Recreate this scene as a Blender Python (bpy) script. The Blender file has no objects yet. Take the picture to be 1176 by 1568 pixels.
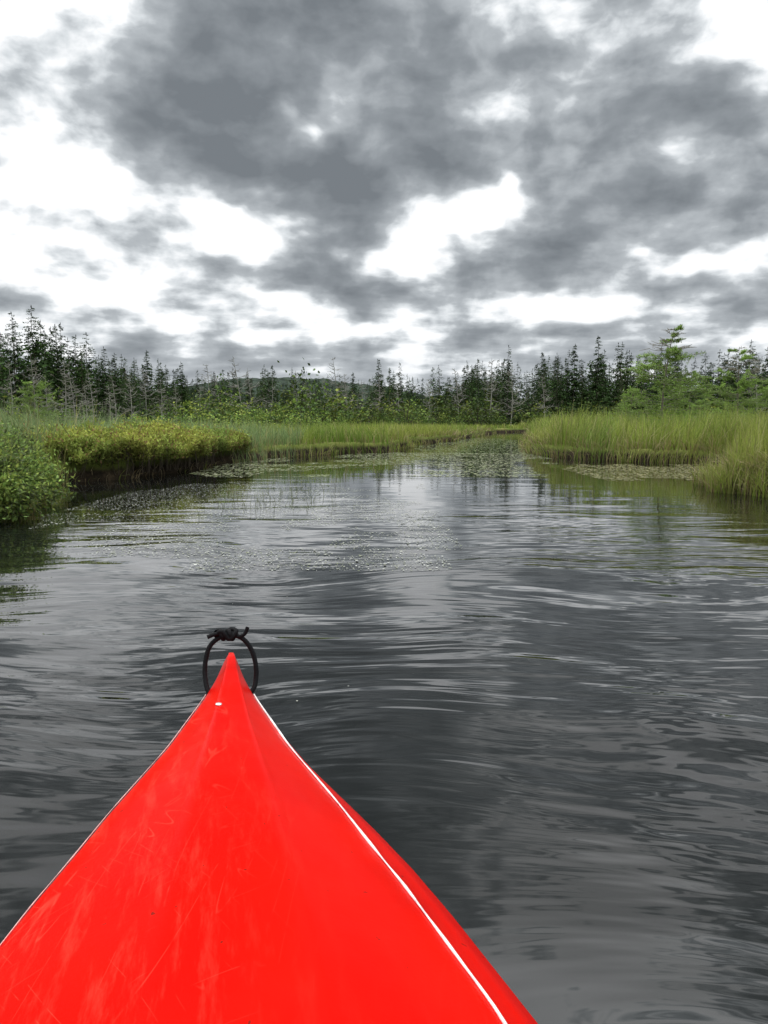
import bpy, math
import numpy as np
from mathutils import Vector
R = np.random.default_rng(11)
scene = bpy.context.scene
COL = scene.collection

# ------------------------------------------------------------ helpers
def hsh(ix, iy, s):
    n = np.sin(ix*127.1+iy*311.7+s*74.7)*43758.5453
    return n-np.floor(n)
def vn(x, y, sc, s=0):
    x = np.asarray(x, float)/sc; y = np.asarray(y, float)/sc
    ix = np.floor(x); iy = np.floor(y); fx = x-ix; fy = y-iy
    fx = fx*fx*(3-2*fx); fy = fy*fy*(3-2*fy)
    return (hsh(ix,iy,s)*(1-fx)+hsh(ix+1,iy,s)*fx)*(1-fy)+(hsh(ix,iy+1,s)*(1-fx)+hsh(ix+1,iy+1,s)*fx)*fy
def sstep(v, a, b):
    t = np.clip((v-a)/(b-a), 0, 1); return t*t*(3-2*t)
def norm(v):
    return v/np.maximum(np.linalg.norm(v, axis=-1, keepdims=True), 1e-9)

class Geo:
    def __init__(s): s.V=[]; s.F=[]; s.C=[]; s.M=[]; s.n=0
    def add(s, V, F, C, mi=0):
        V=np.asarray(V,float); F=np.asarray(F,int); C=np.asarray(C,float)
        if C.ndim==1: C=np.tile(C,(len(V),1))
        s.V.append(V); s.F.append(F+s.n); s.C.append(C); s.M.append(np.full(len(F),mi)); s.n+=len(V)
    def arrays(s):
        return np.concatenate(s.V), np.concatenate(s.F), np.concatenate(s.C), np.concatenate(s.M)

def mesh_np(name, V, F, C, M, mats, smooth=False):
    me=bpy.data.meshes.new(name)
    k=F.shape[1]
    me.vertices.add(len(V)); me.vertices.foreach_set('co', V.astype(np.float32).ravel())
    me.loops.add(F.size); me.loops.foreach_set('vertex_index', F.astype(np.int32).ravel())
    me.polygons.add(len(F)); me.polygons.foreach_set('loop_start', (np.arange(len(F))*k).astype(np.int32))
    for m in mats: me.materials.append(m)
    me.polygons.foreach_set('material_index', M.astype(np.int32))
    if smooth: me.polygons.foreach_set('use_smooth', np.ones(len(F),bool))
    a=me.color_attributes.new('Col','FLOAT_COLOR','POINT')
    a.data.foreach_set('color', np.concatenate([C,np.ones((len(C),1))],1).astype(np.float32).ravel())
    me.update(calc_edges=True); me.validate()
    return me
def obj(name, me, parent=None, loc=(0,0,0), rz=0.0, sc=1.0):
    o=bpy.data.objects.new(name, me); COL.objects.link(o)
    o.location=loc; o.rotation_euler=(0,0,rz); o.scale=(sc,sc,sc)
    if parent: o.parent=parent
    return o
def geo_obj(name, g, mats, smooth=False, **k):
    return obj(name, mesh_np(name,*g.arrays(),mats,smooth), **k)

def tube(P, r, n=6, cap=True):
    P=np.asarray(P,float); r=np.broadcast_to(np.asarray(r,float),(len(P),))
    T=norm(np.gradient(P,axis=0))
    up=np.array([0,0,1.]) if abs(T[:,2]).mean()<.8 else np.array([0,1.,0])
    A=norm(np.cross(T,up)); B=np.cross(T,A)
    th=np.arange(n)/n*2*math.pi
    V=(P[:,None]+r[:,None,None]*(np.cos(th)[None,:,None]*A[:,None]+np.sin(th)[None,:,None]*B[:,None])).reshape(-1,3)
    F=[]
    for i in range(len(P)-1):
        for j in range(n):
            F.append((i*n+j,i*n+(j+1)%n,(i+1)*n+(j+1)%n,(i+1)*n+j))
    return V,np.array(F)
def leaves(P, D, L, W, C):
    """diamond leaves: P base, D dir, L length, W width"""
    n=len(P); D=norm(D)
    S=norm(np.cross(D, R.normal(size=(n,3))))
    L=np.broadcast_to(L,(n,))[:,None]; W=np.broadcast_to(W,(n,))[:,None]
    V=np.stack([P, P+D*L*.45+S*W*.5, P+D*L, P+D*L*.45-S*W*.5],1).reshape(-1,3)
    F=np.arange(4*n).reshape(n,4)
    return V,F,np.repeat(C,4,axis=0)
def blades(P, h, w, la, lean, C0, C1):
    n=len(P); az=R.uniform(0,math.pi,n)
    S=np.stack([np.cos(az),np.sin(az),0*az],1)
    Ld=np.stack([np.cos(la),np.sin(la),0*la],1)
    ts=[0,.4,.75,1.0]; ws=[1,.85,.5,.07]
    V=[];C=[]
    for t,ww in zip(ts,ws):
        c=P+np.stack([0*h,0*h,h*t*(1-.45*np.minimum(lean,1.5)*t)],1)+Ld*(h*lean*t*t)[:,None]
        V+= [c-S*(w*ww*.5)[:,None], c+S*(w*ww*.5)[:,None]]
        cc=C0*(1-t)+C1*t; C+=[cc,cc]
    V=np.stack(V,1).reshape(-1,3); C=np.stack(C,1).reshape(-1,3)
    b=np.arange(n)[:,None]*8
    F=np.concatenate([b+np.array([[0,1,3,2]]),b+np.array([[2,3,5,4]]),b+np.array([[4,5,7,6]])],0)
    return V,F,C

# ------------------------------------------------------------ materials
def newmat(name):
    m=bpy.data.materials.new(name); m.use_nodes=True
    nt=m.node_tree; nt.nodes.clear()
    return m,nt
class NT:
    def __init__(s,nt): s.nt=nt
    def n(s,t,ins=None,**a):
        nd=s.nt.nodes.new(t)
        for k,v in a.items(): setattr(nd,k,v)
        for k,v in (ins or {}).items(): s.put(nd.inputs[k],v)
        return nd
    def put(s,i,v):
        if isinstance(v,bpy.types.NodeSocket): s.nt.links.new(v,i)
        else: i.default_value=v
    def m(s,op,a,b=0.0,c=0.0,clamp=False):
        nd=s.nt.nodes.new('ShaderNodeMath'); nd.operation=op; nd.use_clamp=clamp
        s.put(nd.inputs[0],a); s.put(nd.inputs[1],b); s.put(nd.inputs[2],c)
        return nd.outputs[0]
    def mr(s,v,a,b,c=0.0,d=1.0,st='SMOOTHSTEP'):
        nd=s.nt.nodes.new('ShaderNodeMapRange'); nd.interpolation_type=st
        s.put(nd.inputs[0],v)
        for i,x in zip((1,2,3,4),(a,b,c,d)): nd.inputs[i].default_value=x
        return nd.outputs[0]
    def mix(s,f,a,b,bt='MIX'):
        nd=s.nt.nodes.new('ShaderNodeMix'); nd.data_type='RGBA'; nd.blend_type=bt
        s.put(nd.inputs[0],f); s.put(nd.inputs[6],a); s.put(nd.inputs[7],b)
        return nd.outputs[2]
    def noise(s,vec,sc,det=4,ro=.5,dist=0.0,out='Fac',dim='3D'):
        nd=s.n('ShaderNodeTexNoise',None,noise_dimensions=dim)
        for k,v in {'Scale':sc,'Detail':det,'Roughness':ro,'Distortion':dist}.items(): nd.inputs[k].default_value=v
        if vec is not None: s.put(nd.inputs['Vector'],vec)
        return nd.outputs[out]
    def mapping(s,vec,scale=(1,1,1),rot=(0,0,0),loc=(0,0,0)):
        return s.n('ShaderNodeMapping',{'Vector':vec,'Scale':scale,'Rotation':rot,'Location':loc}).outputs[0]
    def ramp(s,f,stops):
        nd=s.nt.nodes.new('ShaderNodeValToRGB'); e=nd.color_ramp.elements
        while len(e)<len(stops): e.new(.5)
        for x,(p,c) in zip(e,stops): x.position=p; x.color=(*c,1)
        s.put(nd.inputs[0],f); return nd.outputs[0]

def leafmat(name, trans=.35, rough=.55, spec=.25):
    m,nt=newmat(name); T=NT(nt)
    col=T.n('ShaderNodeAttribute',attribute_name='Col').outputs['Color']
    p=T.n('ShaderNodeBsdfPrincipled',{'Base Color':col,'Roughness':rough,'Specular IOR Level':spec})
    out=p.outputs[0]
    if trans>0:
        tr=T.n('ShaderNodeBsdfTranslucent',{'Color':col})
        out=T.n('ShaderNodeMixShader',{0:trans,1:out,2:tr.outputs[0]}).outputs[0]
    T.n('ShaderNodeOutputMaterial',{'Surface':out})
    return m
def solidmat(name, rough=.8, spec=.2, sc=30.0):
    m,nt=newmat(name); T=NT(nt)
    a=T.n('ShaderNodeAttribute',attribute_name='Col').outputs['Color']
    tc=T.n('ShaderNodeTexCoord').outputs['Object']
    nz=T.noise(tc,sc,2,.6)
    col=T.mix(1.0,a,T.ramp(nz,[(.25,(.6,.6,.6)),(.75,(1.35,1.35,1.3))]),'MULTIPLY')
    p=T.n('ShaderNodeBsdfPrincipled',{'Base Color':col,'Roughness':rough,'Specular IOR Level':spec})
    T.n('ShaderNodeOutputMaterial',{'Surface':p.outputs[0]})
    return m
M_grass=leafmat('grass_blades',.28,.6,.1); M_leaf=leafmat('leaf',.25,.6,.12); M_needle=leafmat('needles',0,.8,.04)
M_bark=solidmat('bark')
M_float=solidmat('floating_weed',.5,.3)

# ------------------------------------------------------------ shoreline
POLY=np.array([(-8,-60),(-6.5,-5),(-5.6,2),(-4.4,4.4),(-3.4,5.5),(-3.2,6.5),(-3.75,7.8),(-4.25,9.0),(-4.1,9.8),(-3.5,10.3),
 (-3.1,12.4),(-2.95,14.2),(-2.6,16),(-1.35,17.5),(.03,19.3),(.7,22.9),(3.7,33.9),(6.2,46),(8,53),(14,58),(34,62),
 (34,56),(15,53),(9.8,49),(8.6,44),(5.05,26),(4.0,20.3),(3.65,17),(4.15,15.3),(5.2,14.5),(5.9,13.6),(7.2,12.6),(6.2,11.0),
 (4.5,10.2),(4.0,9.5),(3.92,8.6),(4.15,7.7),(5.3,7.0),(6.3,5.3),(7,0),(8,-60)],float)
def sdf(x,y):
    x=np.asarray(x,float); y=np.asarray(y,float)
    xx=x+(vn(x,y,.9,3)-.5)*.5+(vn(x,y,.3,4)-.5)*.18; yy=y+(vn(x,y,1.1,5)-.5)*.7+(vn(x,y,.3,6)-.5)*.16
    d=np.full(xx.shape,1e9); ins=np.zeros(xx.shape,bool)
    for i in range(len(POLY)):
        a=POLY[i]; b=POLY[(i+1)%len(POLY)]; e=b-a
        t=np.clip(((xx-a[0])*e[0]+(yy-a[1])*e[1])/(e@e),0,1)
        d=np.minimum(d,np.hypot(xx-a[0]-t*e[0],yy-a[1]-t*e[1]))
        if a[1]!=b[1]:
            c=((a[1]>yy)!=(b[1]>yy))&(xx<(b[0]-a[0])*(yy-a[1])/(b[1]-a[1])+a[0])
            ins^=c
    return np.where(ins,-d,d)
def gz(x,y,s=None):
    if s is None: s=sdf(x,y)
    land=.17+.1*vn(x,y,1.7,8)+.05*vn(x,y,.4,9)+np.clip((np.asarray(y)-60)*.012,0,3)
    k=sstep(s,-.1,.14)
    return -.55*(1-k)+land*k-.25*sstep(-s,.1,1.5)

# ground sheet
def grow(a,b,n): return a+(b-a)*(np.linspace(0,1,n)**3)
xs=np.concatenate([-grow(15,1800,24)[::-1][:-1],np.arange(-15,15,.14),grow(15,1800,24)])
ys=np.concatenate([-grow(4,1500,20)[::-1][:-1],np.arange(-4,3,.35),np.arange(3,24,.12),np.arange(24,62,.35),grow(62,2500,30)])
X,Y=np.meshgrid(xs,ys); Z=gz(X,Y)
V=np.stack([X.ravel(),Y.ravel(),Z.ravel()],1); nx=len(xs); ny=len(ys)
i,j=np.meshgrid(np.arange(nx-1),np.arange(ny-1)); q=(j*nx+i).ravel()
F=np.stack([q,q+1,q+nx+1,q+nx],1)
m,nt=newmat('marsh_ground'); T=NT(nt)
pos=T.n('ShaderNodeNewGeometry').outputs['Position']
sep=T.n('ShaderNodeSeparateXYZ',{0:pos})
nz=T.noise(pos,.5,3,.65); nz2=T.noise(pos,7.0,3,.7)
gcol=T.ramp(nz,[(.3,(.08,.11,.02)),(.55,(.15,.18,.04)),(.75,(.20,.19,.06))])
peat=T.ramp(nz2,[(.3,(.010,.008,.006)),(.6,(.05,.037,.022)),(.8,(.13,.095,.055))])
f=T.mr(T.m('ADD',sep.outputs['Z'],T.m('MULTIPLY',nz2,.1)),.16,.28)
col=T.mix(f,peat,gcol)
bp=T.n('ShaderNodeBump',{'Height':nz2,'Strength':.8,'Distance':.06})
p=T.n('ShaderNodeBsdfPrincipled',{'Base Color':col,'Roughness':.9,'Specular IOR Level':.1,'Normal':bp.outputs[0]})
T.n('ShaderNodeOutputMaterial',{'Surface':p.outputs[0]})
obj('ground',mesh_np('ground',V,F,np.full((len(V),3),.1),np.zeros(len(F)),[m],True))

# ------------------------------------------------------------ water
m,nt=newmat('pond_water'); T=NT(nt)
pos=T.n('ShaderNodeNewGeometry').outputs['Position']
warp=T.noise(pos,.6,1,.5,out='Color',dim='2D')
wv=T.n('ShaderNodeVectorMath',{0:warp,1:(.5,.5,.5)},operation='SUBTRACT').outputs[0]
wv=T.n('ShaderNodeVectorMath',{0:wv,1:(1.0,.8,0)},operation='MULTIPLY').outputs[0]
pw=T.n('ShaderNodeVectorMath',{0:pos,1:wv},operation='ADD').outputs[0]
h1=T.noise(T.mapping(pw,(1.1,4.0,1),(0,0,-.10)),1.0,1,.45,dim='2D')
h2=T.noise(T.mapping(pw,(2.6,10.5,1),(0,0,-.24)),1.0,1,.5,dim='2D')
h3=T.noise(T.mapping(pos,(1.0,1.9,1),(0,0,-.5)),1.0,2,.45,dim='2D')
h4=T.noise(T.mapping(pw,(6,25,1),(0,0,-.10)),1.0,1,.4,dim='2D')
sepw=T.n('ShaderNodeSeparateXYZ',{0:pos})
cal=T.mr(T.noise(T.mapping(pos,(1,1.4,1),(0,0,0),(3.1,.7,0)),.5,2,.5,dim='2D'),.38,.62,.28,1.0)
side=T.mr(sepw.outputs['X'],-4.0,-2.2,.15,1.0)
far=T.mr(sepw.outputs['Y'],2.4,8.5,1.0,.11)
amp=T.m('MULTIPLY',T.m('MULTIPLY',cal,side),far)
bow=T.n('ShaderNodeVectorMath',{0:pw,1:(-.35,1.5,0)},operation='SUBTRACT').outputs[0]
dist=T.n('ShaderNodeVectorMath',{0:bow},operation='LENGTH').outputs['Value']
ring=T.m('SINE',T.m('ADD',T.m('MULTIPLY',dist,26.0),T.m('MULTIPLY',h3,14.0)))
rf=T.m('MULTIPLY',T.mr(dist,.3,2.6,1.0,0.0),T.mr(h1,.40,.65))
ring=T.m('MULTIPLY',T.m('MULTIPLY',ring,rf),.0007)
H=T.m('MULTIPLY',h1,.0160)
H=T.m('ADD',H,T.m('MULTIPLY',h2,.0062))
H=T.m('ADD',H,T.m('MULTIPLY',h4,.0023))
H=T.m('MULTIPLY',H,amp)
H=T.m('ADD',H,T.m('MULTIPLY',T.m('MULTIPLY',h3,.024),T.m('MULTIPLY',far,side)))
H=T.m('ADD',H,ring)
bp=T.n('ShaderNodeBump',{'Height':H,'Strength':1.0,'Distance':1.0})
p=T.n('ShaderNodeBsdfPrincipled',{'Base Color':(.007,.008,.007,1),'Roughness':.012,'IOR':1.45,'Normal':bp.outputs[0]})
T.n('ShaderNodeOutputMaterial',{'Surface':p.outputs[0]})
wx=np.array([-45,45.]);wy=np.array([-70,85.])
V=np.array([(wx[0],wy[0],0),(wx[1],wy[0],0),(wx[1],wy[1],0),(wx[0],wy[1],0)])
obj('water',mesh_np('water',V,np.array([[0,1,2,3]]),np.zeros((4,3)),np.zeros(1),[m]))

# ------------------------------------------------------------ grass
def grass_field():
    g=Geo()
    n=310000
    y=np.exp(R.uniform(math.log(4.5),math.log(62),n)); x=y*R.uniform(-.85,.85,n)
    s=sdf(x,y)
    shr=(x<-2.9)&(x>-5.4)&(y>9.5)&(y<14.8)&(s<1.6)
    k=(s>-.10)&~(shr&((R.random(n)<.80)|(s<.1)))
    k&=(R.random(n)<np.where(s<4,1,.55))
    x,y,s,shr=x[k],y[k],s[k],shr[k]; n=len(x)
    c=vn(x,y,1.1,21); c2=vn(x,y,.35,22); c3=vn(x,y,4.0,23); c4=vn(x,y,2.2,26)
    right=x>.16*y+1.2
    h=np.where(right,.78,.50)*(.66+.36*c+.26*c2+.16*c4)*R.uniform(.5,1.15,n)
    farleft=(x<-4.3)&(y<12.5); h=np.where(farleft,h*1.6,h)
    sedge=(x<-2.0)&(y>13.3)&(y<19)&(~shr); h=np.where(sedge,h*1.15,h)
    h*=.6+.4*sstep(s,0,.5)
    h*=1-.2*sstep(y,25,50)
    w=.004+.0008*y*R.uniform(.5,1.2,n)
    la=R.uniform(0,2*math.pi,n)*.5+vn(x,y,1.5,24)*6
    lean=R.uniform(.05,.7,n)**1.2
    tips=np.array([(.33,.42,.085),(.45,.48,.12),(.20,.34,.07),(.54,.49,.24)])
    C1=tips[0]*(1-c3)[:,None]+tips[1]*c3[:,None]
    C1=np.where((c>.58)[:,None],.4*C1+.6*tips[2],C1)
    C1=np.where((c4>.62)[:,None],.6*C1+.4*tips[1],C1)
    C1=np.where((farleft|sedge)[:,None],np.array([.33,.43,.20]),C1)
    C1=np.where((R.random(n)<.13)[:,None],tips[3],C1)
    C1=C1*R.uniform(.5,1.2,n)[:,None]
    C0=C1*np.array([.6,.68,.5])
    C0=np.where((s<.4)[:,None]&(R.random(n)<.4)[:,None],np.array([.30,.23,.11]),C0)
    P=np.stack([x,y,np.maximum(gz(x,y,s),-.02)-.02],1)
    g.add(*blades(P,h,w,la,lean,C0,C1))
    n=150000
    y=np.exp(R.uniform(math.log(5.5),math.log(50),n)); x=y*R.uniform(-.6,.62,n)
    s=sdf(x,y); k=(s>-.05)&(s<.3)&(R.random(n)<np.where(x<.5,.3,1))
    x,y,s=x[k],y[k],s[k]; n=len(x)
    e=.05
    gx=(sdf(x+e,y)-s); gy=(sdf(x,y+e)-s)
    la=np.arctan2(-gy,-gx)+R.normal(0,.5,n)
    h=R.uniform(.12,.40,n)*np.where(x>2,1.0,.6); lean=R.uniform(.4,1.5,n)
    w=.004+.0006*y
    straw=np.array([(.62,.50,.30),(.42,.30,.16),(.34,.40,.10),(.14,.09,.05)])
    pi=R.choice(4,n,p=[.35,.2,.33,.12]); C1=straw[pi]*R.uniform(.6,1.15,n)[:,None]
    P=np.stack([x,y,np.maximum(gz(x,y,s),0)],1)
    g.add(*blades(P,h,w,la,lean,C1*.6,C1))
    return g
geo_obj('marsh_grass',grass_field(),[M_grass])

# ------------------------------------------------------------ low bog shrubs on left bank
def bog_shrub():
    g=Geo(); n=260000
    x=R.uniform(-6.2,-2.7,n); y=R.uniform(9.6,15.2,n)
    s=sdf(x,y); k=(s>-.22)&(s<1.6)&(R.random(len(x))<np.where(s<.5,1,.45)); x,y,s=x[k],y[k],s[k]; n=len(x)
    top=.24+.20*vn(x,y,.6,31)+.20*vn(x,y,.22,32)+.13*sstep(s,-.2,.5)+.08*vn(x,y,1.7,36)
    z=top-np.abs(R.normal(0,.08,n))+(R.random(n)<.08)*R.uniform(0,.14,n)-(R.random(n)<.22)*R.uniform(0,.25,n)
    k=z>.15+np.where(s<.05,.08,0); x,y,z,s=x[k],y[k],z[k],s[k]; n=len(x)
    tt=top[k]
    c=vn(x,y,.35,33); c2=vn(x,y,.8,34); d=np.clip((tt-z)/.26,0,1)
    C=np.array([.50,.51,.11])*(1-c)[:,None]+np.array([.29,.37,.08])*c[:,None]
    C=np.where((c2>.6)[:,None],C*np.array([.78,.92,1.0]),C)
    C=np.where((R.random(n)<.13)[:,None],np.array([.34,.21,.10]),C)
    C=C*(1-.75*d)[:,None]*R.uniform(.5,1.3,n)[:,None]  # leaves darken with depth below the top: shade put into the colour
    D=R.normal(size=(n,3)); D[:,2]=np.abs(D[:,2])+.4
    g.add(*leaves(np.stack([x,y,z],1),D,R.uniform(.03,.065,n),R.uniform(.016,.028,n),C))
    for i in range(500):
        k=R.integers(n)
        p=np.array([x[k],y[k],z[k]]); b=np.array([p[0]+R.uniform(-.2,0)*.6,p[1]+R.uniform(0,.25),.06])
        V,F=tube([b,(b+p)/2+R.normal(0,.03,3),p],[.006,.005,.003],4)
        g.add(V,F,(.10,.08,.06),1)
    return g
geo_obj('bog_shrubs',bog_shrub(),[M_leaf,M_bark])

def shrub(Hh,Rr,ncl,nl,L,W,cols,stem=True,seedc=0):
    g=Geo()
    th=R.uniform(0,2*math.pi,ncl); rr=np.sqrt(R.random(ncl))*Rr; zz=Hh*(R.uniform(.15,1,ncl))*(1-.55*(rr/Rr)**2)
    cen=np.stack([rr*np.cos(th),rr*np.sin(th),zz],1)
    for c in cen:
        if stem:
            b=np.array([c[0]*.15,c[1]*.15,0]); mid=(b+c)/2*np.array([.8,.8,1.1])
            V,F=tube([b,mid,c],[Hh*.012,Hh*.008,Hh*.003],4); g.add(V,F,(.09,.075,.055),1)
        sp=np.array([.16*Rr,.16*Rr,.11*Hh])*R.uniform(.8,1.5)
        P=c+R.normal(size=(nl,3))*sp
        P[:,2]=np.maximum(P[:,2],.02)
        base=cols[R.integers(len(cols))]*R.uniform(.75,1.25)
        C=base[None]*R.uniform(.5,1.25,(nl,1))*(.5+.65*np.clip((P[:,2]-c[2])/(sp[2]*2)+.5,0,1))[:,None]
        D=R.normal(size=(nl,3))+norm(P-np.array([0,0,Hh*.4]))*.7
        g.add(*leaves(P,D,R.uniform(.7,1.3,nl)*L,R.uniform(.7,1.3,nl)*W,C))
    return g
gc=np.array([(.26,.37,.08),(.17,.26,.065),(.34,.41,.09),(.12,.15,.055)])
for (x,y,h,r) in [(-3.25,6.0,.55,.42),(-3.7,7.0,.64,.5),(-3.85,5.6,.58,.5),(-4.3,6.4,.74,.5),(-4.2,7.8,.68,.45)]:
    geo_obj('leafy_shrub',shrub(h,r,100,90,.042,.019,gc),[M_leaf,M_bark],loc=(x,y,.04))

# ------------------------------------------------------------ trees
def spruce(Hh,Rr,nb=130,per=8,dead=.1,thin=.0):
    g=Geo()
    P=[(R.normal(0,.006)*Hh*t,R.normal(0,.006)*Hh*t,Hh*t) for t in np.linspace(0,1,6)]
    V,F=tube(P,Hh*.009*(1-np.linspace(0,.9,6)),5); g.add(V,F,(.08,.07,.055),1)
    u=R.random(nb)**1.1; z=Hh*(.02+.96*u)
    lump=.88+.25*np.sin(z/Hh*R.uniform(14,24)+R.uniform(0,6))*R.uniform(.2,.9)
    prof=(1-z/Hh)**.78*lump
    L=Rr*prof*R.uniform(.6,1.2,nb)+.012*Hh*R.uniform(.5,1.2,nb)
    az=R.uniform(0,2*math.pi,nb)
    s=np.tile(np.linspace(.08,1,per),nb)
    L=np.repeat(L,per);az=np.repeat(az,per);z=np.repeat(z,per); n=len(s)
    dirn=np.stack([np.cos(az),np.sin(az),0*az],1)
    Pp=dirn*(L*s)[:,None]; Pp[:,2]=z-L*s*.45+L*s*s*.3
    Pp+=R.normal(0,.07,(n,3))*L[:,None]
    side=np.cross(dirn,[0,0,1])*R.choice([-1,1],n)[:,None]
    D=dirn*.7+side*R.uniform(.2,1.1,n)[:,None]; D[:,2]+=R.normal(-.25,.3,n)+1.2*np.clip((z/Hh-.8)/.2,0,1)
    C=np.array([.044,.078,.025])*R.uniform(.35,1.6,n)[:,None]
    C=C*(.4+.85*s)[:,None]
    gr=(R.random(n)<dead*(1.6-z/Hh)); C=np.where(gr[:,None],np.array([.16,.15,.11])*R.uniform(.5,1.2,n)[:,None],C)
    ls=np.clip(L/(Rr*.5),.35,1.0)
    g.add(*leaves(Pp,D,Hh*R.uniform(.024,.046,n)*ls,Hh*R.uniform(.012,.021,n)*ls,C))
    g.add(*leaves(np.array([[P[-1][0],P[-1][1],Hh*.97]]*4)+R.normal(0,.001*Hh,(4,3)),R.normal(0,.1,(4,3))+[0,0,1],Hh*.035,Hh*.006,np.full((4,3),.04)))
    return g
def dead_tree(Hh,nb=40):
    g=Geo(); lean=R.normal(0,.05,2)
    def tr(t): return np.array([lean[0]*Hh*t+.02*Hh*math.sin(4*t),lean[1]*Hh*t,Hh*t])
    P=[tr(t) for t in np.linspace(0,1,7)]
    V,F=tube(P,Hh*.012*(1-np.linspace(0,.85,7)),5); gc_=(.30,.285,.26); g.add(V,F,gc_,0)
    for i in range(nb):
        t=R.uniform(.15,.98); b=tr(t); az=R.uniform(0,6.28); L=Hh*.24*(1.05-t)*R.uniform(.5,1.3)+.03*Hh
        d=np.array([math.cos(az),math.sin(az),R.uniform(-.2,.5)])
        pts=[b,b+d*L*.5+[0,0,-.05*L],b+d*L+[0,0,.12*L]]
        c=np.array([.32,.30,.275])*R.uniform(.4,1.25)
        V,F=tube(pts,[Hh*.0045,Hh*.0032,Hh*.0014],3); g.add(V,F,c,0)
        for k in range(3):
            q=pts[1]+(pts[2]-pts[1])*R.uniform(-.6,.9); dd=d+R.normal(0,.6,3)
            V,F=tube([q,q+dd*L*.2,q+dd*L*.38+[0,0,.05*L]],[Hh*.0028,Hh*.002,Hh*.0011],3); g.add(V,F,c,0)
    return g
def larch(Hh,Rr,nb=55,bare=.25,lean=.05,side=0.0):
    g=Geo()
    def tr(t): return np.array([lean*Hh*t*t,.02*Hh*math.sin(3*t),Hh*t])
    V,F=tube([tr(t) for t in np.linspace(0,1,9)],Hh*.014*(1-np.linspace(0,.9,9)),6); g.add(V,F,(.2,.17,.14),1)
    for i in range(nb):
        t=.05+.94*(i+R.random())/nb; b=tr(t); az=R.uniform(0,6.28)
        L=Rr*((1-t)**.6)*R.uniform(.6,1.15)+.05*Hh
        d=np.array([math.cos(az),math.sin(az),R.uniform(-.1,.25)])
        pts=[b+d*L*s+np.array([0,0,-.12*L*s*(1-s)*2+.06*L*s*s]) for s in np.linspace(0,1,5)]
        V,F=tube(pts,Hh*.0042*(1-np.linspace(0,.8,5)),4); g.add(V,F,(.22,.20,.17),1)
        subs=[pts]
        for k in range(6):
            q=pts[0]+(pts[-1]-pts[0])*R.uniform(.25,.9); dd=norm(d+R.normal(0,.7,3)*[1,1,.4])
            sp=[q,q+dd*L*.2,q+dd*L*.40]; subs.append(sp)
            V,F=tube(sp,[Hh*.0028,Hh*.002,Hh*.0011],3); g.add(V,F,(.24,.21,.17),1)
        if t>1-bare and R.random()<.8: continue
        cm=.6+.6*R.random()
        for sp in subs:
            sp=np.array(sp); n=130 if len(sp)==5 else 60
            f=R.uniform(.1,1,n)*(len(sp)-1); i0=np.minimum(f.astype(int),len(sp)-2); fr=(f-i0)[:,None]
            Pp=sp[i0]*(1-fr)+sp[i0+1]*fr+R.normal(0,.011*Hh,(n,3))*.55
            C=np.array([.30,.45,.10])*R.uniform(.45,1.25,(n,1))*cm
            D=R.normal(size=(n,3)); D[:,2]+=.4
            g.add(*leaves(Pp,D,Hh*R.uniform(.010,.020,n),Hh*R.uniform(.0035,.006,n),C))
    return g

def merge(templates, places):
    VV=[];FF=[];CC=[];MM=[];n=0
    for ti,x,y,z,sx,sz,r,cm in places:
        V,F,C,M=templates[ti]; c,s_=math.cos(r),math.sin(r)
        W=np.stack([(V[:,0]*c-V[:,1]*s_)*sx+x,(V[:,0]*s_+V[:,1]*c)*sx+y,V[:,2]*sz+z],1)
        VV.append(W);FF.append(F+n);CC.append(C*cm);MM.append(M);n+=len(V)
    return np.concatenate(VV),np.concatenate(FF),np.concatenate(CC),np.concatenate(MM)

# bearing tangent -> tangent of tree top elevation (forest height profile)
bx=np.array([-1.4,-.62,-.52,-.46,-.39,-.35,-.30,-.22,-.16,-.07,-.02,.03,.08,.135,.2,.28,.35,.42,.52,.65,1.4])
bt=np.array([.14,.14,.125,.126,.096,.074,.067,.064,.061,.059,.057,.058,.062,.075,.080,.084,.082,.078,.084,.10,.12])
SP=[spruce(1,r_,nb,11,dd).arrays() for r_,nb,dd in [(.24,140,.04),(.21,130,.06),(.28,150,.04),(.19,110,.10),(.26,140,.05),(.19,85,.2),(.30,150,.04),(.15,65,.4)]]
pl=[]
def forest(n,d0,d1,k0,k1,hs=(.62,1.0)):
    for i in range(n):
        k=R.uniform(k0,k1); d=R.uniform(d0,d1); e=np.interp(k,bx,bt)
        rel=R.uniform(*hs) if R.random()<.8 else R.uniform(hs[0]*.6,hs[1]*1.14)
        rel*=.82+.34*vn(k*60,d*.03,1.0,77)
        Hh=(e*d)*rel+.8
        x=k*d; cm=R.uniform(.55,1.4)
        pl.append((R.integers(8),x,d,float(gz(x,d))-.2,Hh*R.uniform(.8,1.2),Hh,R.uniform(0,6.28),np.array([cm,cm,cm*R.uniform(.8,1.2)])))
forest(130,48,68,-.85,-.32,(.4,1.0))
forest(120,72,105,-.8,-.25,(.5,1.0))
forest(290,80,125,-.36,.16,(.5,1.05))
forest(320,70,100,.10,.50,(.42,1.05))
forest(100,60,95,.42,.95,(.5,1.0))
forest(60,100,140,-1.3,1.3,(.7,.95))
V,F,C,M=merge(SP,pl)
obj('spruce_forest',mesh_np('spruce_forest',V,F,C,M,[M_needle,M_bark]))

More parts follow.
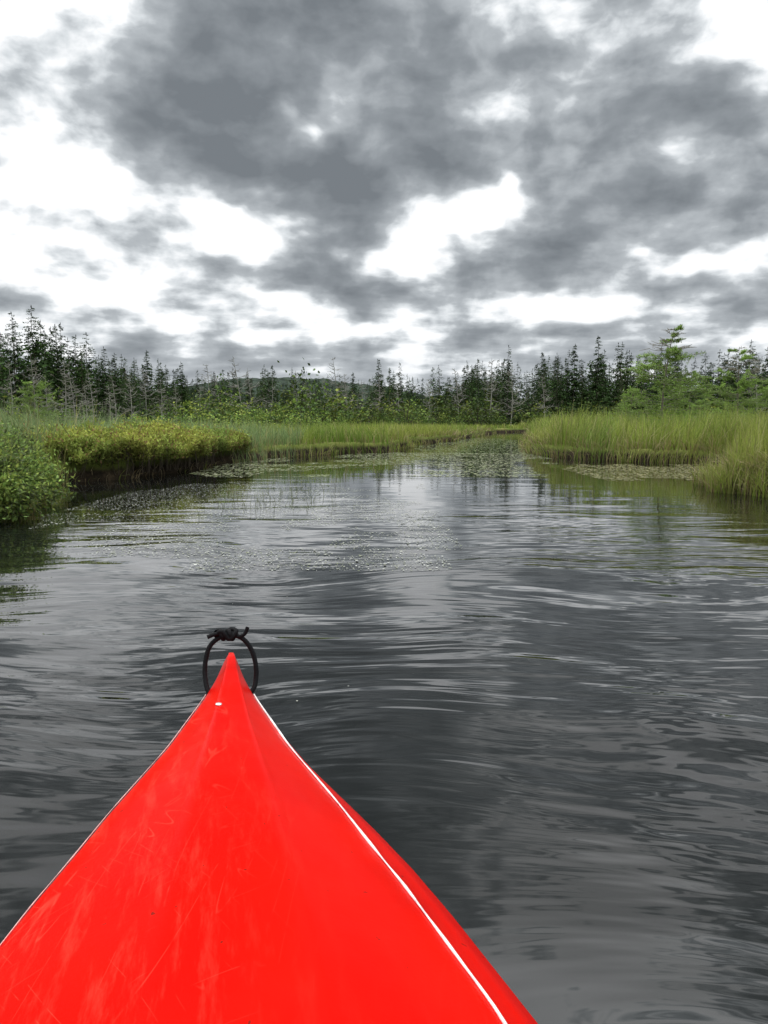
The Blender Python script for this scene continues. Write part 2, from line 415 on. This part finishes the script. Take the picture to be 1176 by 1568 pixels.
for (px,top,d,rr) in [(-.492,.142,46,.23),(-.465,.150,47,.22),(-.435,.126,50,.24),(-.41,.112,50,.2),(-.395,.115,52,.22),(-.372,.097,52,.2),(-.358,.088,50,.2),
     (-.315,.092,55,.16),(-.27,.077,60,.17),(-.007,.078,80,.17),(.253,.099,72,.16),(.284,.109,70,.18),(.487,.106,52,.2),(.515,.112,50,.2)]:
    Hh=top*d+.75; x=px*d
    geo_obj('spruce_tree',spruce(Hh,rr*Hh,190,13,.05),[M_needle,M_bark],loc=(x,d,float(gz(x,d))-.1))
for (px,top,d) in [(-.43,.078,40),(-.415,.07,38),(-.39,.066,42),(-.36,.06,44),(-.34,.062,40),(-.235,.075,60),(-.19,.085,55),(-.178,.07,52),(-.155,.06,56),(-.062,.082,60),
     (-.05,.062,60),(-.03,.055,58),(.14,.080,70),(.06,.055,62),(-.10,.05,58),(.215,.06,62),(.5,.09,44),(-.47,.085,40),(-.5,.075,38),(-.25,.05,48),(-.30,.055,46),(-.28,.045,44),
     (-.12,.066,62),(-.085,.058,57),(.02,.05,60),(-.22,.06,50),(.10,.068,66),(-.01,.06,64),(-.40,.05,36),(-.37,.048,37),(-.455,.06,35),(-.32,.07,50),(.17,.07,66)]:
    Hh=top*d+.7; x=px*d
    geo_obj('dead_tree',dead_tree(Hh,46),[M_bark],loc=(x,d,float(gz(x,d))-.1))
for (k,d,Hh,Rr,bare,ln) in [(.372,20,3.05,1.3,.22,.08),(.475,27,3.3,1.3,.3,-.03),(.33,24,1.6,.9,.1,.05),(-.47,30,2.3,1.1,.1,.04),(.41,26,2.3,1.2,.05,.0),(.52,22,2.0,1.1,.1,.0)]:
    x=k*d
    geo_obj('larch_tree',larch(Hh,Rr,64,bare,ln),[M_leaf,M_bark],loc=(x,d,float(gz(x,d))-.05))
yg=np.array([(.26,.37,.075),(.16,.26,.06),(.35,.41,.085),(.11,.18,.05)])
SH=[shrub(1,r_,26,26,.075,.045,yg).arrays() for r_ in (.6,.5,.75,.65,.45)]
pl=[]
def belt(n,d0,d1,k0,k1,h0,h1,dark=1.0):
    for i in range(n):
        d=R.uniform(d0,d1); k=R.uniform(k0,k1); x=k*d; s=float(sdf(x,d))
        if s<.8: continue
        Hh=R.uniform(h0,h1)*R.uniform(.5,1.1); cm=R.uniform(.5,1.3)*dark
        pl.append((R.integers(5),x,d,float(gz(x,d))-.1,Hh*R.uniform(.8,1.5),Hh,R.uniform(0,6.28),np.array([cm,cm,cm])))
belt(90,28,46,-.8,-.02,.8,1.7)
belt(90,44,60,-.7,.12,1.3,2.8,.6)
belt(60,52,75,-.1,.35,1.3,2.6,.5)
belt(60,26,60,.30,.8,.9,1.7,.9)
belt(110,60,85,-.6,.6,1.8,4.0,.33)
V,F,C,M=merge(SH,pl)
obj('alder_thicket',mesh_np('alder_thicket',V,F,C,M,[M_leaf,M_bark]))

# ------------------------------------------------------------ distant hill
hx=np.linspace(-900,900,620); hy=np.linspace(480,760,28)
X,Y=np.meshgrid(hx,hy); k=X/600.
crest=np.interp(k,[-1.5,-.6,-.3,-.24,-.18,-.13,-.08,.0,.06,.2,.5,1.5],[18,19,24,29,33.5,34.5,33,26,19,16,15,15])
prof=np.sin(np.clip((Y-480)/280,0,1)*math.pi)**.7
Z=crest*prof+(R.random(X.shape)*2.4+vn(X,Y,25,50)*2.5)*prof-1
V=np.stack([X.ravel(),Y.ravel(),Z.ravel()],1); nx=len(hx)
i,j=np.meshgrid(np.arange(nx-1),np.arange(len(hy)-1)); q=(j*nx+i).ravel()
C=np.array([.040,.054,.040])*R.uniform(.4,1.5,(len(V),1))
obj('forested_hill',mesh_np('forested_hill',V,np.stack([q,q+1,q+nx+1,q+nx],1),C,np.zeros(len(q)),[solidmat('hill_forest',.95,.05,.15)]))

# ------------------------------------------------------------ floating weed
def floaters():
    g=Geo()
    def scatter(n,x0,x1,y0,y1,r0,r1,cols,thr,sc,seed):
        x=R.uniform(x0,x1,n);y=R.uniform(y0,y1,n)
        ex=((x-(x0+x1)/2)/((x1-x0)/2))**2+((y-(y0+y1)/2)/((y1-y0)/2))**2
        k=(vn(x*1.0,y*.6,sc,seed)*.6+vn(x,y*.7,sc*.3,seed+1)*.4-ex*.22>thr)&(sdf(x,y)<-.05); x,y=x[k],y[k]; n=len(x)
        if n==0: return
        r=R.uniform(r0,r1,n)*R.uniform(.5,1,n); a0=R.uniform(0,6.28,n); asp=R.uniform(.3,1,n)
        a=np.array([0,.25,.5,.75])*2*math.pi
        lx=np.cos(a)[None]*r[:,None]; ly=np.sin(a)[None]*(r*asp)[:,None]
        c,s_=np.cos(a0)[:,None],np.sin(a0)[:,None]
        V=np.stack([lx*c-ly*s_+x[:,None],lx*s_+ly*c+y[:,None],.003+R.random((n,4))*.0015],2).reshape(-1,3)
        C=cols[R.integers(len(cols),size=n)]*R.uniform(.6,1.3,(n,1))
        g.add(V,np.arange(4*n).reshape(n,4),np.repeat(C,4,0))
    cl=np.array([(.30,.31,.22),(.40,.40,.34),(.16,.18,.10),(.55,.55,.50)])
    scatter(32000,-2.9,.5,3.9,10.2,.004,.012,cl,.32,.8,61)
    scatter(18000,-3.0,3.6,10.6,19,.012,.045,np.array([(.22,.26,.10),(.30,.33,.16),(.38,.38,.25)]),.30,1.5,63)
    scatter(8000,.5,5.5,18,36,.02,.06,np.array([(.24,.30,.11),(.30,.35,.15)]),.27,2.2,65)
    scatter(9000,3.0,7,10.0,13.8,.012,.04,np.array([(.28,.25,.10),(.22,.21,.09)]),.18,1.0,67)
    scatter(160,-2.5,2,2.0,6,.002,.004,cl*.6,.2,1.0,69)
    return g
geo_obj('floating_pondweed',floaters(),[M_float])
g=Geo(); n=150
x=R.normal(-1.25,.28,n); y=R.normal(7.6,.7,n); P=np.stack([x,y,0*x-.02],1)
c=np.tile(np.array([.16,.18,.09]),(n,1))
g.add(*blades(P,R.uniform(.03,.2,n),np.full(n,.005),R.uniform(0,6.28,n),R.uniform(.1,.8,n),c,c*1.3))
geo_obj('emergent_reeds',g,[M_grass])

# ------------------------------------------------------------ kayak
KA=math.radians(11.5)
kay=bpy.data.objects.new('kayak',None); COL.objects.link(kay); kay.location=(-.368,1.62,0); kay.rotation_euler=(0,math.radians(4.5),KA)
SG=np.arange(0,3.2001,.005)
def smooth(xs_,ys_,w=.05):
    y=np.interp(SG,xs_,ys_); k=max(1,int(w/.005)); pad=np.concatenate([2*y[0]-y[1:k+1][::-1],y,2*y[-1]-y[-k-1:-1][::-1]])
    ker=np.hanning(2*k+3)[1:-1]; ker/=ker.sum(); return np.convolve(pad,ker,'valid')
W=smooth([0,.03,.1,.2,.39,.6,.7,.8,1,1.3,1.6,2.0,2.5,3.0,3.2],[.010,.016,.027,.050,.100,.165,.192,.221,.270,.308,.320,.30,.22,.08,.008],.03)
ZS=smooth([0,.06,.12,.2,.4,1,1.6,2.4,3.2],[.268,.262,.255,.247,.235,.22,.215,.22,.27],.06)
CR=smooth([0,.03,.08,.16,.3,.5,.7,1,1.3,1.6,2.2,3.2],[.010,.026,.040,.044,.046,.055,.062,.075,.08,.07,.06,.01],.02)
KZ=smooth([0,.1,.25,.5,1,2.2,2.9,3.2],[.19,.09,.0,-.06,-.09,-.09,0,.2],.06)
aa=[0,.12,.24,.30,.33,.36,.40,.55,.7,.85,.93,.97,1.0]; ff=[1,.998,.99,.975,.94,.89,.83,.64,.44,.24,.115,.05,0.0]
sidx=np.unique(np.concatenate([np.arange(0,20,1),np.arange(20,len(SG),4),[len(SG)-1]]))
def hullpts(w,zs,kz,k):
    d=zs-.066-kz
    return [(w+.004*k+.001,zs-.003),(w+.008*k+.001,zs-.008),(w+.036*k+.001,zs-.022),(w+.066*k+.002,zs-.042),(w+.076*k+.002,zs-.066),
      ((w+.06*k)*.97,kz+d*.6),((w+.03*k)*.8,kz+d*.22),(w*.45,kz+d*.05),(0,kz)]
def section(i):
    s,w,zs,c,kz=SG[i],W[i],ZS[i],CR[i],KZ[i]; k=min(1,s/.7)**.8*min(1,(3.2-s)/.5)
    deck=[(a*w,zs+c*f) for a,f in zip(aa,ff)]
    rt=deck+hullpts(w,zs,kz,k); lf=deck+hullpts(w,zs,kz,k*.45)
    return [(-x,z) for x,z in lf[::-1][:-1]]+rt
secs=[section(i) for i in sidx]
m_=len(secs[0]); V=[];
for i,sc in zip(sidx,secs):
    for x,z in sc: V.append((x,-SG[i],z))
V=np.array(V); F=[]
for a in range(len(secs)-1):
    for b in range(m_-1):
        q=[a*m_+b,a*m_+b+1,(a+1)*m_+b+1,(a+1)*m_+b]
        cc=V[q].mean(0)
        if cc[2]>.225 and ((cc[0]/.20)**2+((cc[1]+1.68)/.42)**2)<1 : continue
        F.append(q)
F=np.array(F)
km,nt=newmat('red_polyethylene'); T=NT(nt)
tc=T.n('ShaderNodeTexCoord').outputs['Object']
def scr(scale,rot,seed,th,wd):
    mp=T.mapping(T.mapping(tc,(1,1,1),(0,0,rot)),scale,(0,0,0),(seed,seed*1.7,0))
    v=T.m('ABSOLUTE',T.m('SUBTRACT',T.noise(mp,1.0,0,.4,dim='2D'),.5))
    ln=T.mr(v,0.0,wd,1.0,0.0)
    ms=T.mr(T.noise(T.mapping(tc,(1,1,1),(0,0,0),(seed*2,seed,0)),14.0,2,.6,dim='2D'),th,th+.10)
    return T.m('MULTIPLY',ln,ms)
s1=T.m('MAXIMUM',scr((30,2.5,1),.25,1.3,.48,.012),scr((38,3.5,1),-.55,4.1,.50,.012))
s1=T.m('MAXIMUM',s1,scr((26,3,1),1.1,9.3,.54,.010))
scuff=T.mr(T.noise(T.mapping(tc,(36,6,1),(0,0,.35)),1.0,5,.75,dim='2D'),.48,.75)
sx=T.n('ShaderNodeSeparateXYZ',{0:tc})
leftm=T.mr(sx.outputs['X'],.12,-.12,.12,1.0)
fac=T.m('MULTIPLY',T.m('ADD',T.m('MULTIPLY',s1,.20),T.m('MULTIPLY',scuff,.15)),leftm)
wsp=T.n('ShaderNodeVectorMath',{0:tc,1:T.n('ShaderNodeVectorMath',{0:T.noise(tc,90.0,2,.6,out='Color',dim='2D'),1:(.012,.012,0)},operation='MULTIPLY').outputs[0]},operation='ADD').outputs[0]
spk=T.n('ShaderNodeTexVoronoi',{'Vector':wsp},voronoi_dimensions='2D'); spk.inputs['Scale'].default_value=42.0; spk=spk.outputs
sd=T.m('MULTIPLY',T.mr(spk['Distance'],.03,.085,1.0,0.0),T.m('GREATER_THAN',T.n('ShaderNodeSeparateXYZ',{0:spk['Color']}).outputs['X'],.93))
red=T.mix(T.noise(tc,6,2,.5,dim='2D'),(.56,.0015,.0003,1),(.78,.0055,.0004,1))
col=T.mix(fac,red,(.90,.15,.09,1))
col=T.mix(T.m('MULTIPLY',sd,.8),col,(.12,.012,.006,1))
hgt=T.m('ADD',T.m('MULTIPLY',T.noise(tc,7,2,.5,dim='2D'),.004),T.m('MULTIPLY',T.noise(tc,160,1,.5,dim='2D'),.00014))
bp=T.n('ShaderNodeBump',{'Height':hgt,'Strength':.7,'Distance':1.0})
p=T.n('ShaderNodeBsdfPrincipled',{'Base Color':col,'Roughness':.28,'Specular IOR Level':.035,'Normal':bp.outputs[0]})
T.n('ShaderNodeOutputMaterial',{'Surface':p.outputs[0]})
me=mesh_np('deck_and_hull',V,F,np.full((len(V),3),.5),np.zeros(len(F)),[km],True)
obj('deck_and_hull',me,parent=kay)
M_white=solidmat('seam_plastic',.4,.4,60); M_rope=solidmat('black_rope',.75,.15,400); M_blk=solidmat('black_trim',.45,.4)
M_metal,nt=newmat('rivet_metal'); T=NT(nt)
p=T.n('ShaderNodeBsdfPrincipled',{'Base Color':(.7,.68,.66,1),'Metallic':.8,'Roughness':.3}); T.n('ShaderNodeOutputMaterial',{'Surface':p.outputs[0]})
for sgn,r,cw in ((1,.0021,(.85,.80,.78)),(-1,.0008,(.75,.45,.42))):
    ii=[i for i in sidx if .16<SG[i]<3.05]
    P=[(sgn*(W[i]+.0028),-SG[i],ZS[i]+.000) for i in ii]
    g=Geo(); V_,F_=tube(P,[r*(.45+1.0*vn(SG[i],0,.05,70)) for i in ii],6); g.add(V_,F_,cw)
    geo_obj('seam',g,[M_white],True,parent=kay)
def catm(P,n=10):
    P=np.array(P,float); P=np.vstack([2*P[0]-P[1],P,2*P[-1]-P[-2]]); o=[]
    for i in range(1,len(P)-2):
        for t in np.linspace(0,1,n,endpoint=False):
            a,b,c,d=P[i-1:i+3]; o.append(.5*((2*b)+(c-a)*t+(2*a-5*b+4*c-d)*t*t+(3*b-a-3*c+d)*t**3))
    o.append(P[-2]); return np.array(o)
def rope(name,P,r,n=10):
    P=catm(P,n); L=np.linspace(0,1,len(P))
    g=Geo(); V_,F_=tube(P,r*(1+.06*np.sin(np.arange(len(P))*2.3)),9); g.add(V_,F_,(.010,.010,.011))
    geo_obj(name,g,[M_rope],True,parent=kay)
y0=-.13
rope('rope_loop',[(-.02,y0-.04,.232),(-.042,y0-.03,.245),(-.052,y0-.01,.272),(-.053,y0,.302),(-.046,y0+.005,.332),(-.028,y0+.008,.350),(-.004,y0+.008,.357),
   (.020,y0+.006,.350),(.038,y0+.002,.330),(.049,y0-.005,.302),(.052,y0-.012,.272),(.046,y0-.025,.25),(.02,y0-.04,.235)],.0050,14)
kc=np.array([-.014,y0+.008,.357])
th=np.linspace(0,4*math.pi,30)
rope('knot_wrap',[kc+np.array([-.018+.036*i/29,.0075*math.cos(t),.0085*math.sin(t)]) for i,t in enumerate(th)],.0050,4)
rope('knot_cross',[kc+np.array(v) for v in [(-.022,.004,-.004),(-.009,-.008,.009),(.006,-.009,-.006),(.020,-.002,.008),(.008,.009,.009),(-.01,.008,-.005),(-.022,.0,.006)]],.0050,8)
rope('rope_end_left',[kc+np.array(v) for v in [(-.01,0,.002),(-.024,-.003,.001),(-.038,-.004,-.005)]],.0045,6)
rope('rope_end_right',[kc+np.array(v) for v in [(.012,0,.002),(.026,-.003,-.002),(.038,-.004,.004),(.043,-.004,.018)]],.004,6)
i=np.argmin(abs(SG-.31))
bpy.ops.mesh.primitive_uv_sphere_add(segments=20,ring_count=10,radius=.0062)
rv=bpy.context.object; rv.name='rivet'; rv.scale=(1,1,.4); rv.parent=kay; rv.location=(-.022,-.33,ZS[i]+CR[i]*.985+.0005); rv.data.materials.append(M_metal)
th=np.linspace(0,2*math.pi,72,endpoint=False); V=[];prof=[(.235,0,0),(.225,0,.028),(.245,0,.034),(.245,0,.040),(.205,0,.042),(.195,0,.03),(.19,0,-.06)]
for t in th:
    for a,_,dz in prof:
        b=a*.47/.235; s=1.68-b*math.sin(t)
        zz=float(np.interp(s,SG,ZS+CR*.9)); V.append((a*math.cos(t),-s,zz+dz-.005-.02*abs(math.cos(t))))
V=np.array(V);k=len(prof);F=[]
for a in range(72):
    for b in range(k-1): F.append((a*k+b,a*k+b+1,((a+1)%72)*k+b+1,((a+1)%72)*k+b))
g=Geo(); g.add(V,F,(.02,.02,.02)); geo_obj('cockpit_coaming',g,[M_blk],True,parent=kay)
g=Geo(); u=np.linspace(-1,1,13); v=np.linspace(0,1,15); V=[]
for b in v:
    for a in u:
        if b<.6: V.append((a*.19,-1.5-b*.6,.0+.05*a*a+.04*(1-b)**2))
        else: V.append((a*.18,-1.86-(b-.6)*.15,.05*a*a+(b-.6)*.65))
F=[(r*13+c,r*13+c+1,(r+1)*13+c+1,(r+1)*13+c) for r in range(14) for c in range(12)]
g.add(V,F,(.02,.02,.022)); geo_obj('seat',g,[M_blk],True,parent=kay)

# ------------------------------------------------------------ sky
w=bpy.data.worlds.new("World"); scene.world=w; w.use_nodes=True; nt=w.node_tree; nt.nodes.clear(); T=NT(nt)
try: w.cycles.sampling_method='NONE'
except Exception as e: print('ws',e)
d=T.n('ShaderNodeTexCoord').outputs['Generated']
sp=T.n('ShaderNodeSeparateXYZ',{0:d}); x,y,z=sp.outputs
az=T.m('MULTIPLY',T.m('ARCTAN2',x,y),57.2958); el=T.m('MULTIPLY',T.m('ARCSINE',z),57.2958)
zz=T.m('ADD',T.m('MAXIMUM',z,0.0),.13)
pl_=T.n('ShaderNodeCombineXYZ',{0:T.m('DIVIDE',x,zz),1:T.m('DIVIDE',y,zz),2:0.0}).outputs[0]
wn=T.n('ShaderNodeSeparateColor',{0:T.noise(T.mapping(d,(1,1,1.5)),8.0,3,.55,out='Color')})
azw=T.m('ADD',az,T.m('MULTIPLY',T.m('SUBTRACT',wn.outputs[0],.5),11.0))
elw=T.m('ADD',el,T.m('MULTIPLY',T.m('SUBTRACT',wn.outputs[1],.5),8.0))
n1=T.noise(pl_,1.9,5,.50,dim='2D')
dw=T.n('ShaderNodeCombineXYZ',{0:T.m('MULTIPLY',T.m('ADD',az,T.m('MULTIPLY',azw,.35)),.14),1:T.m('MULTIPLY',T.m('ADD',el,T.m('MULTIPLY',elw,.35)),.23),2:0.0}).outputs[0]
n2=T.noise(dw,1.0,5,.50,dim='2D')
D=T.m('ADD',.475,T.m('MULTIPLY',T.m('SUBTRACT',n1,.5),1.15))
D=T.m('ADD',D,T.m('MULTIPLY',T.m('SUBTRACT',n2,.5),1.2))
for a,e,ra,re,wt in [(-7,23,11,6,.30),(-13,18.3,6,2.6,.36),(20,18.5,9,4.5,.28),(-3,11,6,2.4,.28),(8,22,7,5,.20),(0,18,6,3,.16),(15,9.5,9,1.2,.12),(-18,5.0,8,.9,.30),(0,5,5,.7,.12),(14,12,7,1.6,.14),
    (-22,15.5,5,4,-.55),(-10.5,14,3.8,2.0,-.55),(2.5,11.8,2.2,1.6,-.6),(5,13.4,2.4,1.2,-.40),(8,15.2,3.0,1.5,-.6),(26,25.5,4,2.6,-.55),(-24,24.5,6,3,-.45),(-20,8.8,9,2.0,-.40),(-3,6.6,6,.9,-.30),(-7,20.8,1.3,1.5,-.35),(-2,13.3,1.5,.9,-.3),(22,11,4,1.0,-.32),(12,7.5,6,.8,-.35),(22,5,6,.8,-.28),(14,19,2,1.5,-.2),
    (-6,32,14,6,.18),(18,40,8,5,-.35),(5,44,9,4,-.25)]:
    qa=T.m('POWER',T.m('DIVIDE',T.m('SUBTRACT',azw,float(a)),float(ra)),2.0)
    qe=T.m('POWER',T.m('DIVIDE',T.m('SUBTRACT',elw,float(e)),float(re)),2.0)
    D=T.m('ADD',D,T.m('MULTIPLY',T.m('EXPONENT',T.m('MULTIPLY',T.m('ADD',qa,qe),-1.0)),float(wt)))
cc=T.ramp(D,[(0.0,(1.12,1.13,1.15)),(.24,(1.0,1.02,1.04)),(.34,(.74,.78,.81)),(.46,(.47,.505,.535)),(.70,(.29,.318,.345)),(1.0,(.19,.212,.235))])
hz=T.mr(el,0.0,7.0,.35,0.0)
cc=T.mix(hz,cc,(.74,.78,.82,1))
gain=T.mr(el,29.0,62.0,1.0,4.5)  # unseen overhead sky boosted to put more light on foliage and near water
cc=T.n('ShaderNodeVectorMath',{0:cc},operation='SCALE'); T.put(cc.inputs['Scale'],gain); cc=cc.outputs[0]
SE,SR=58.0,-60.0
sky=T.n('ShaderNodeTexSky',sky_type='NISHITA',sun_disc=False,sun_elevation=math.radians(SE),sun_rotation=math.radians(SR))
b1=T.n('ShaderNodeBackground',{'Color':sky.outputs[0],'Strength':.09})
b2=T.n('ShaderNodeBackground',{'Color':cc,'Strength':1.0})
cover=T.mr(D,.0,.25,.9,1.0)
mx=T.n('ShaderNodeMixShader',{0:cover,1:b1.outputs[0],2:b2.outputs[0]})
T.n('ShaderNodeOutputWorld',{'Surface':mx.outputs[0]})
sd_=bpy.data.lights.new('sun','SUN'); sd_.energy=1.5; sd_.angle=math.radians(16); sd_.color=(1,.96,.9)
so=bpy.data.objects.new('sun',sd_); COL.objects.link(so)
dv=Vector((math.sin(math.radians(SR))*math.cos(math.radians(SE)),math.cos(math.radians(SR))*math.cos(math.radians(SE)),math.sin(math.radians(SE))))
so.rotation_euler=dv.to_track_quat('Z','Y').to_euler()

# ------------------------------------------------------------ camera
cd=bpy.data.cameras.new('camera'); cam=bpy.data.objects.new('camera',cd); COL.objects.link(cam)
cd.sensor_fit='VERTICAL'; cd.sensor_height=36; cd.sensor_width=27; cd.lens=26; cd.clip_start=.02; cd.clip_end=6000
cam.location=(0,0,.8); cam.rotation_euler=(math.radians(83),0,0)
scene.camera=cam
scene.view_settings.view_transform='Standard'; scene.view_settings.look='None'; scene.view_settings.exposure=0
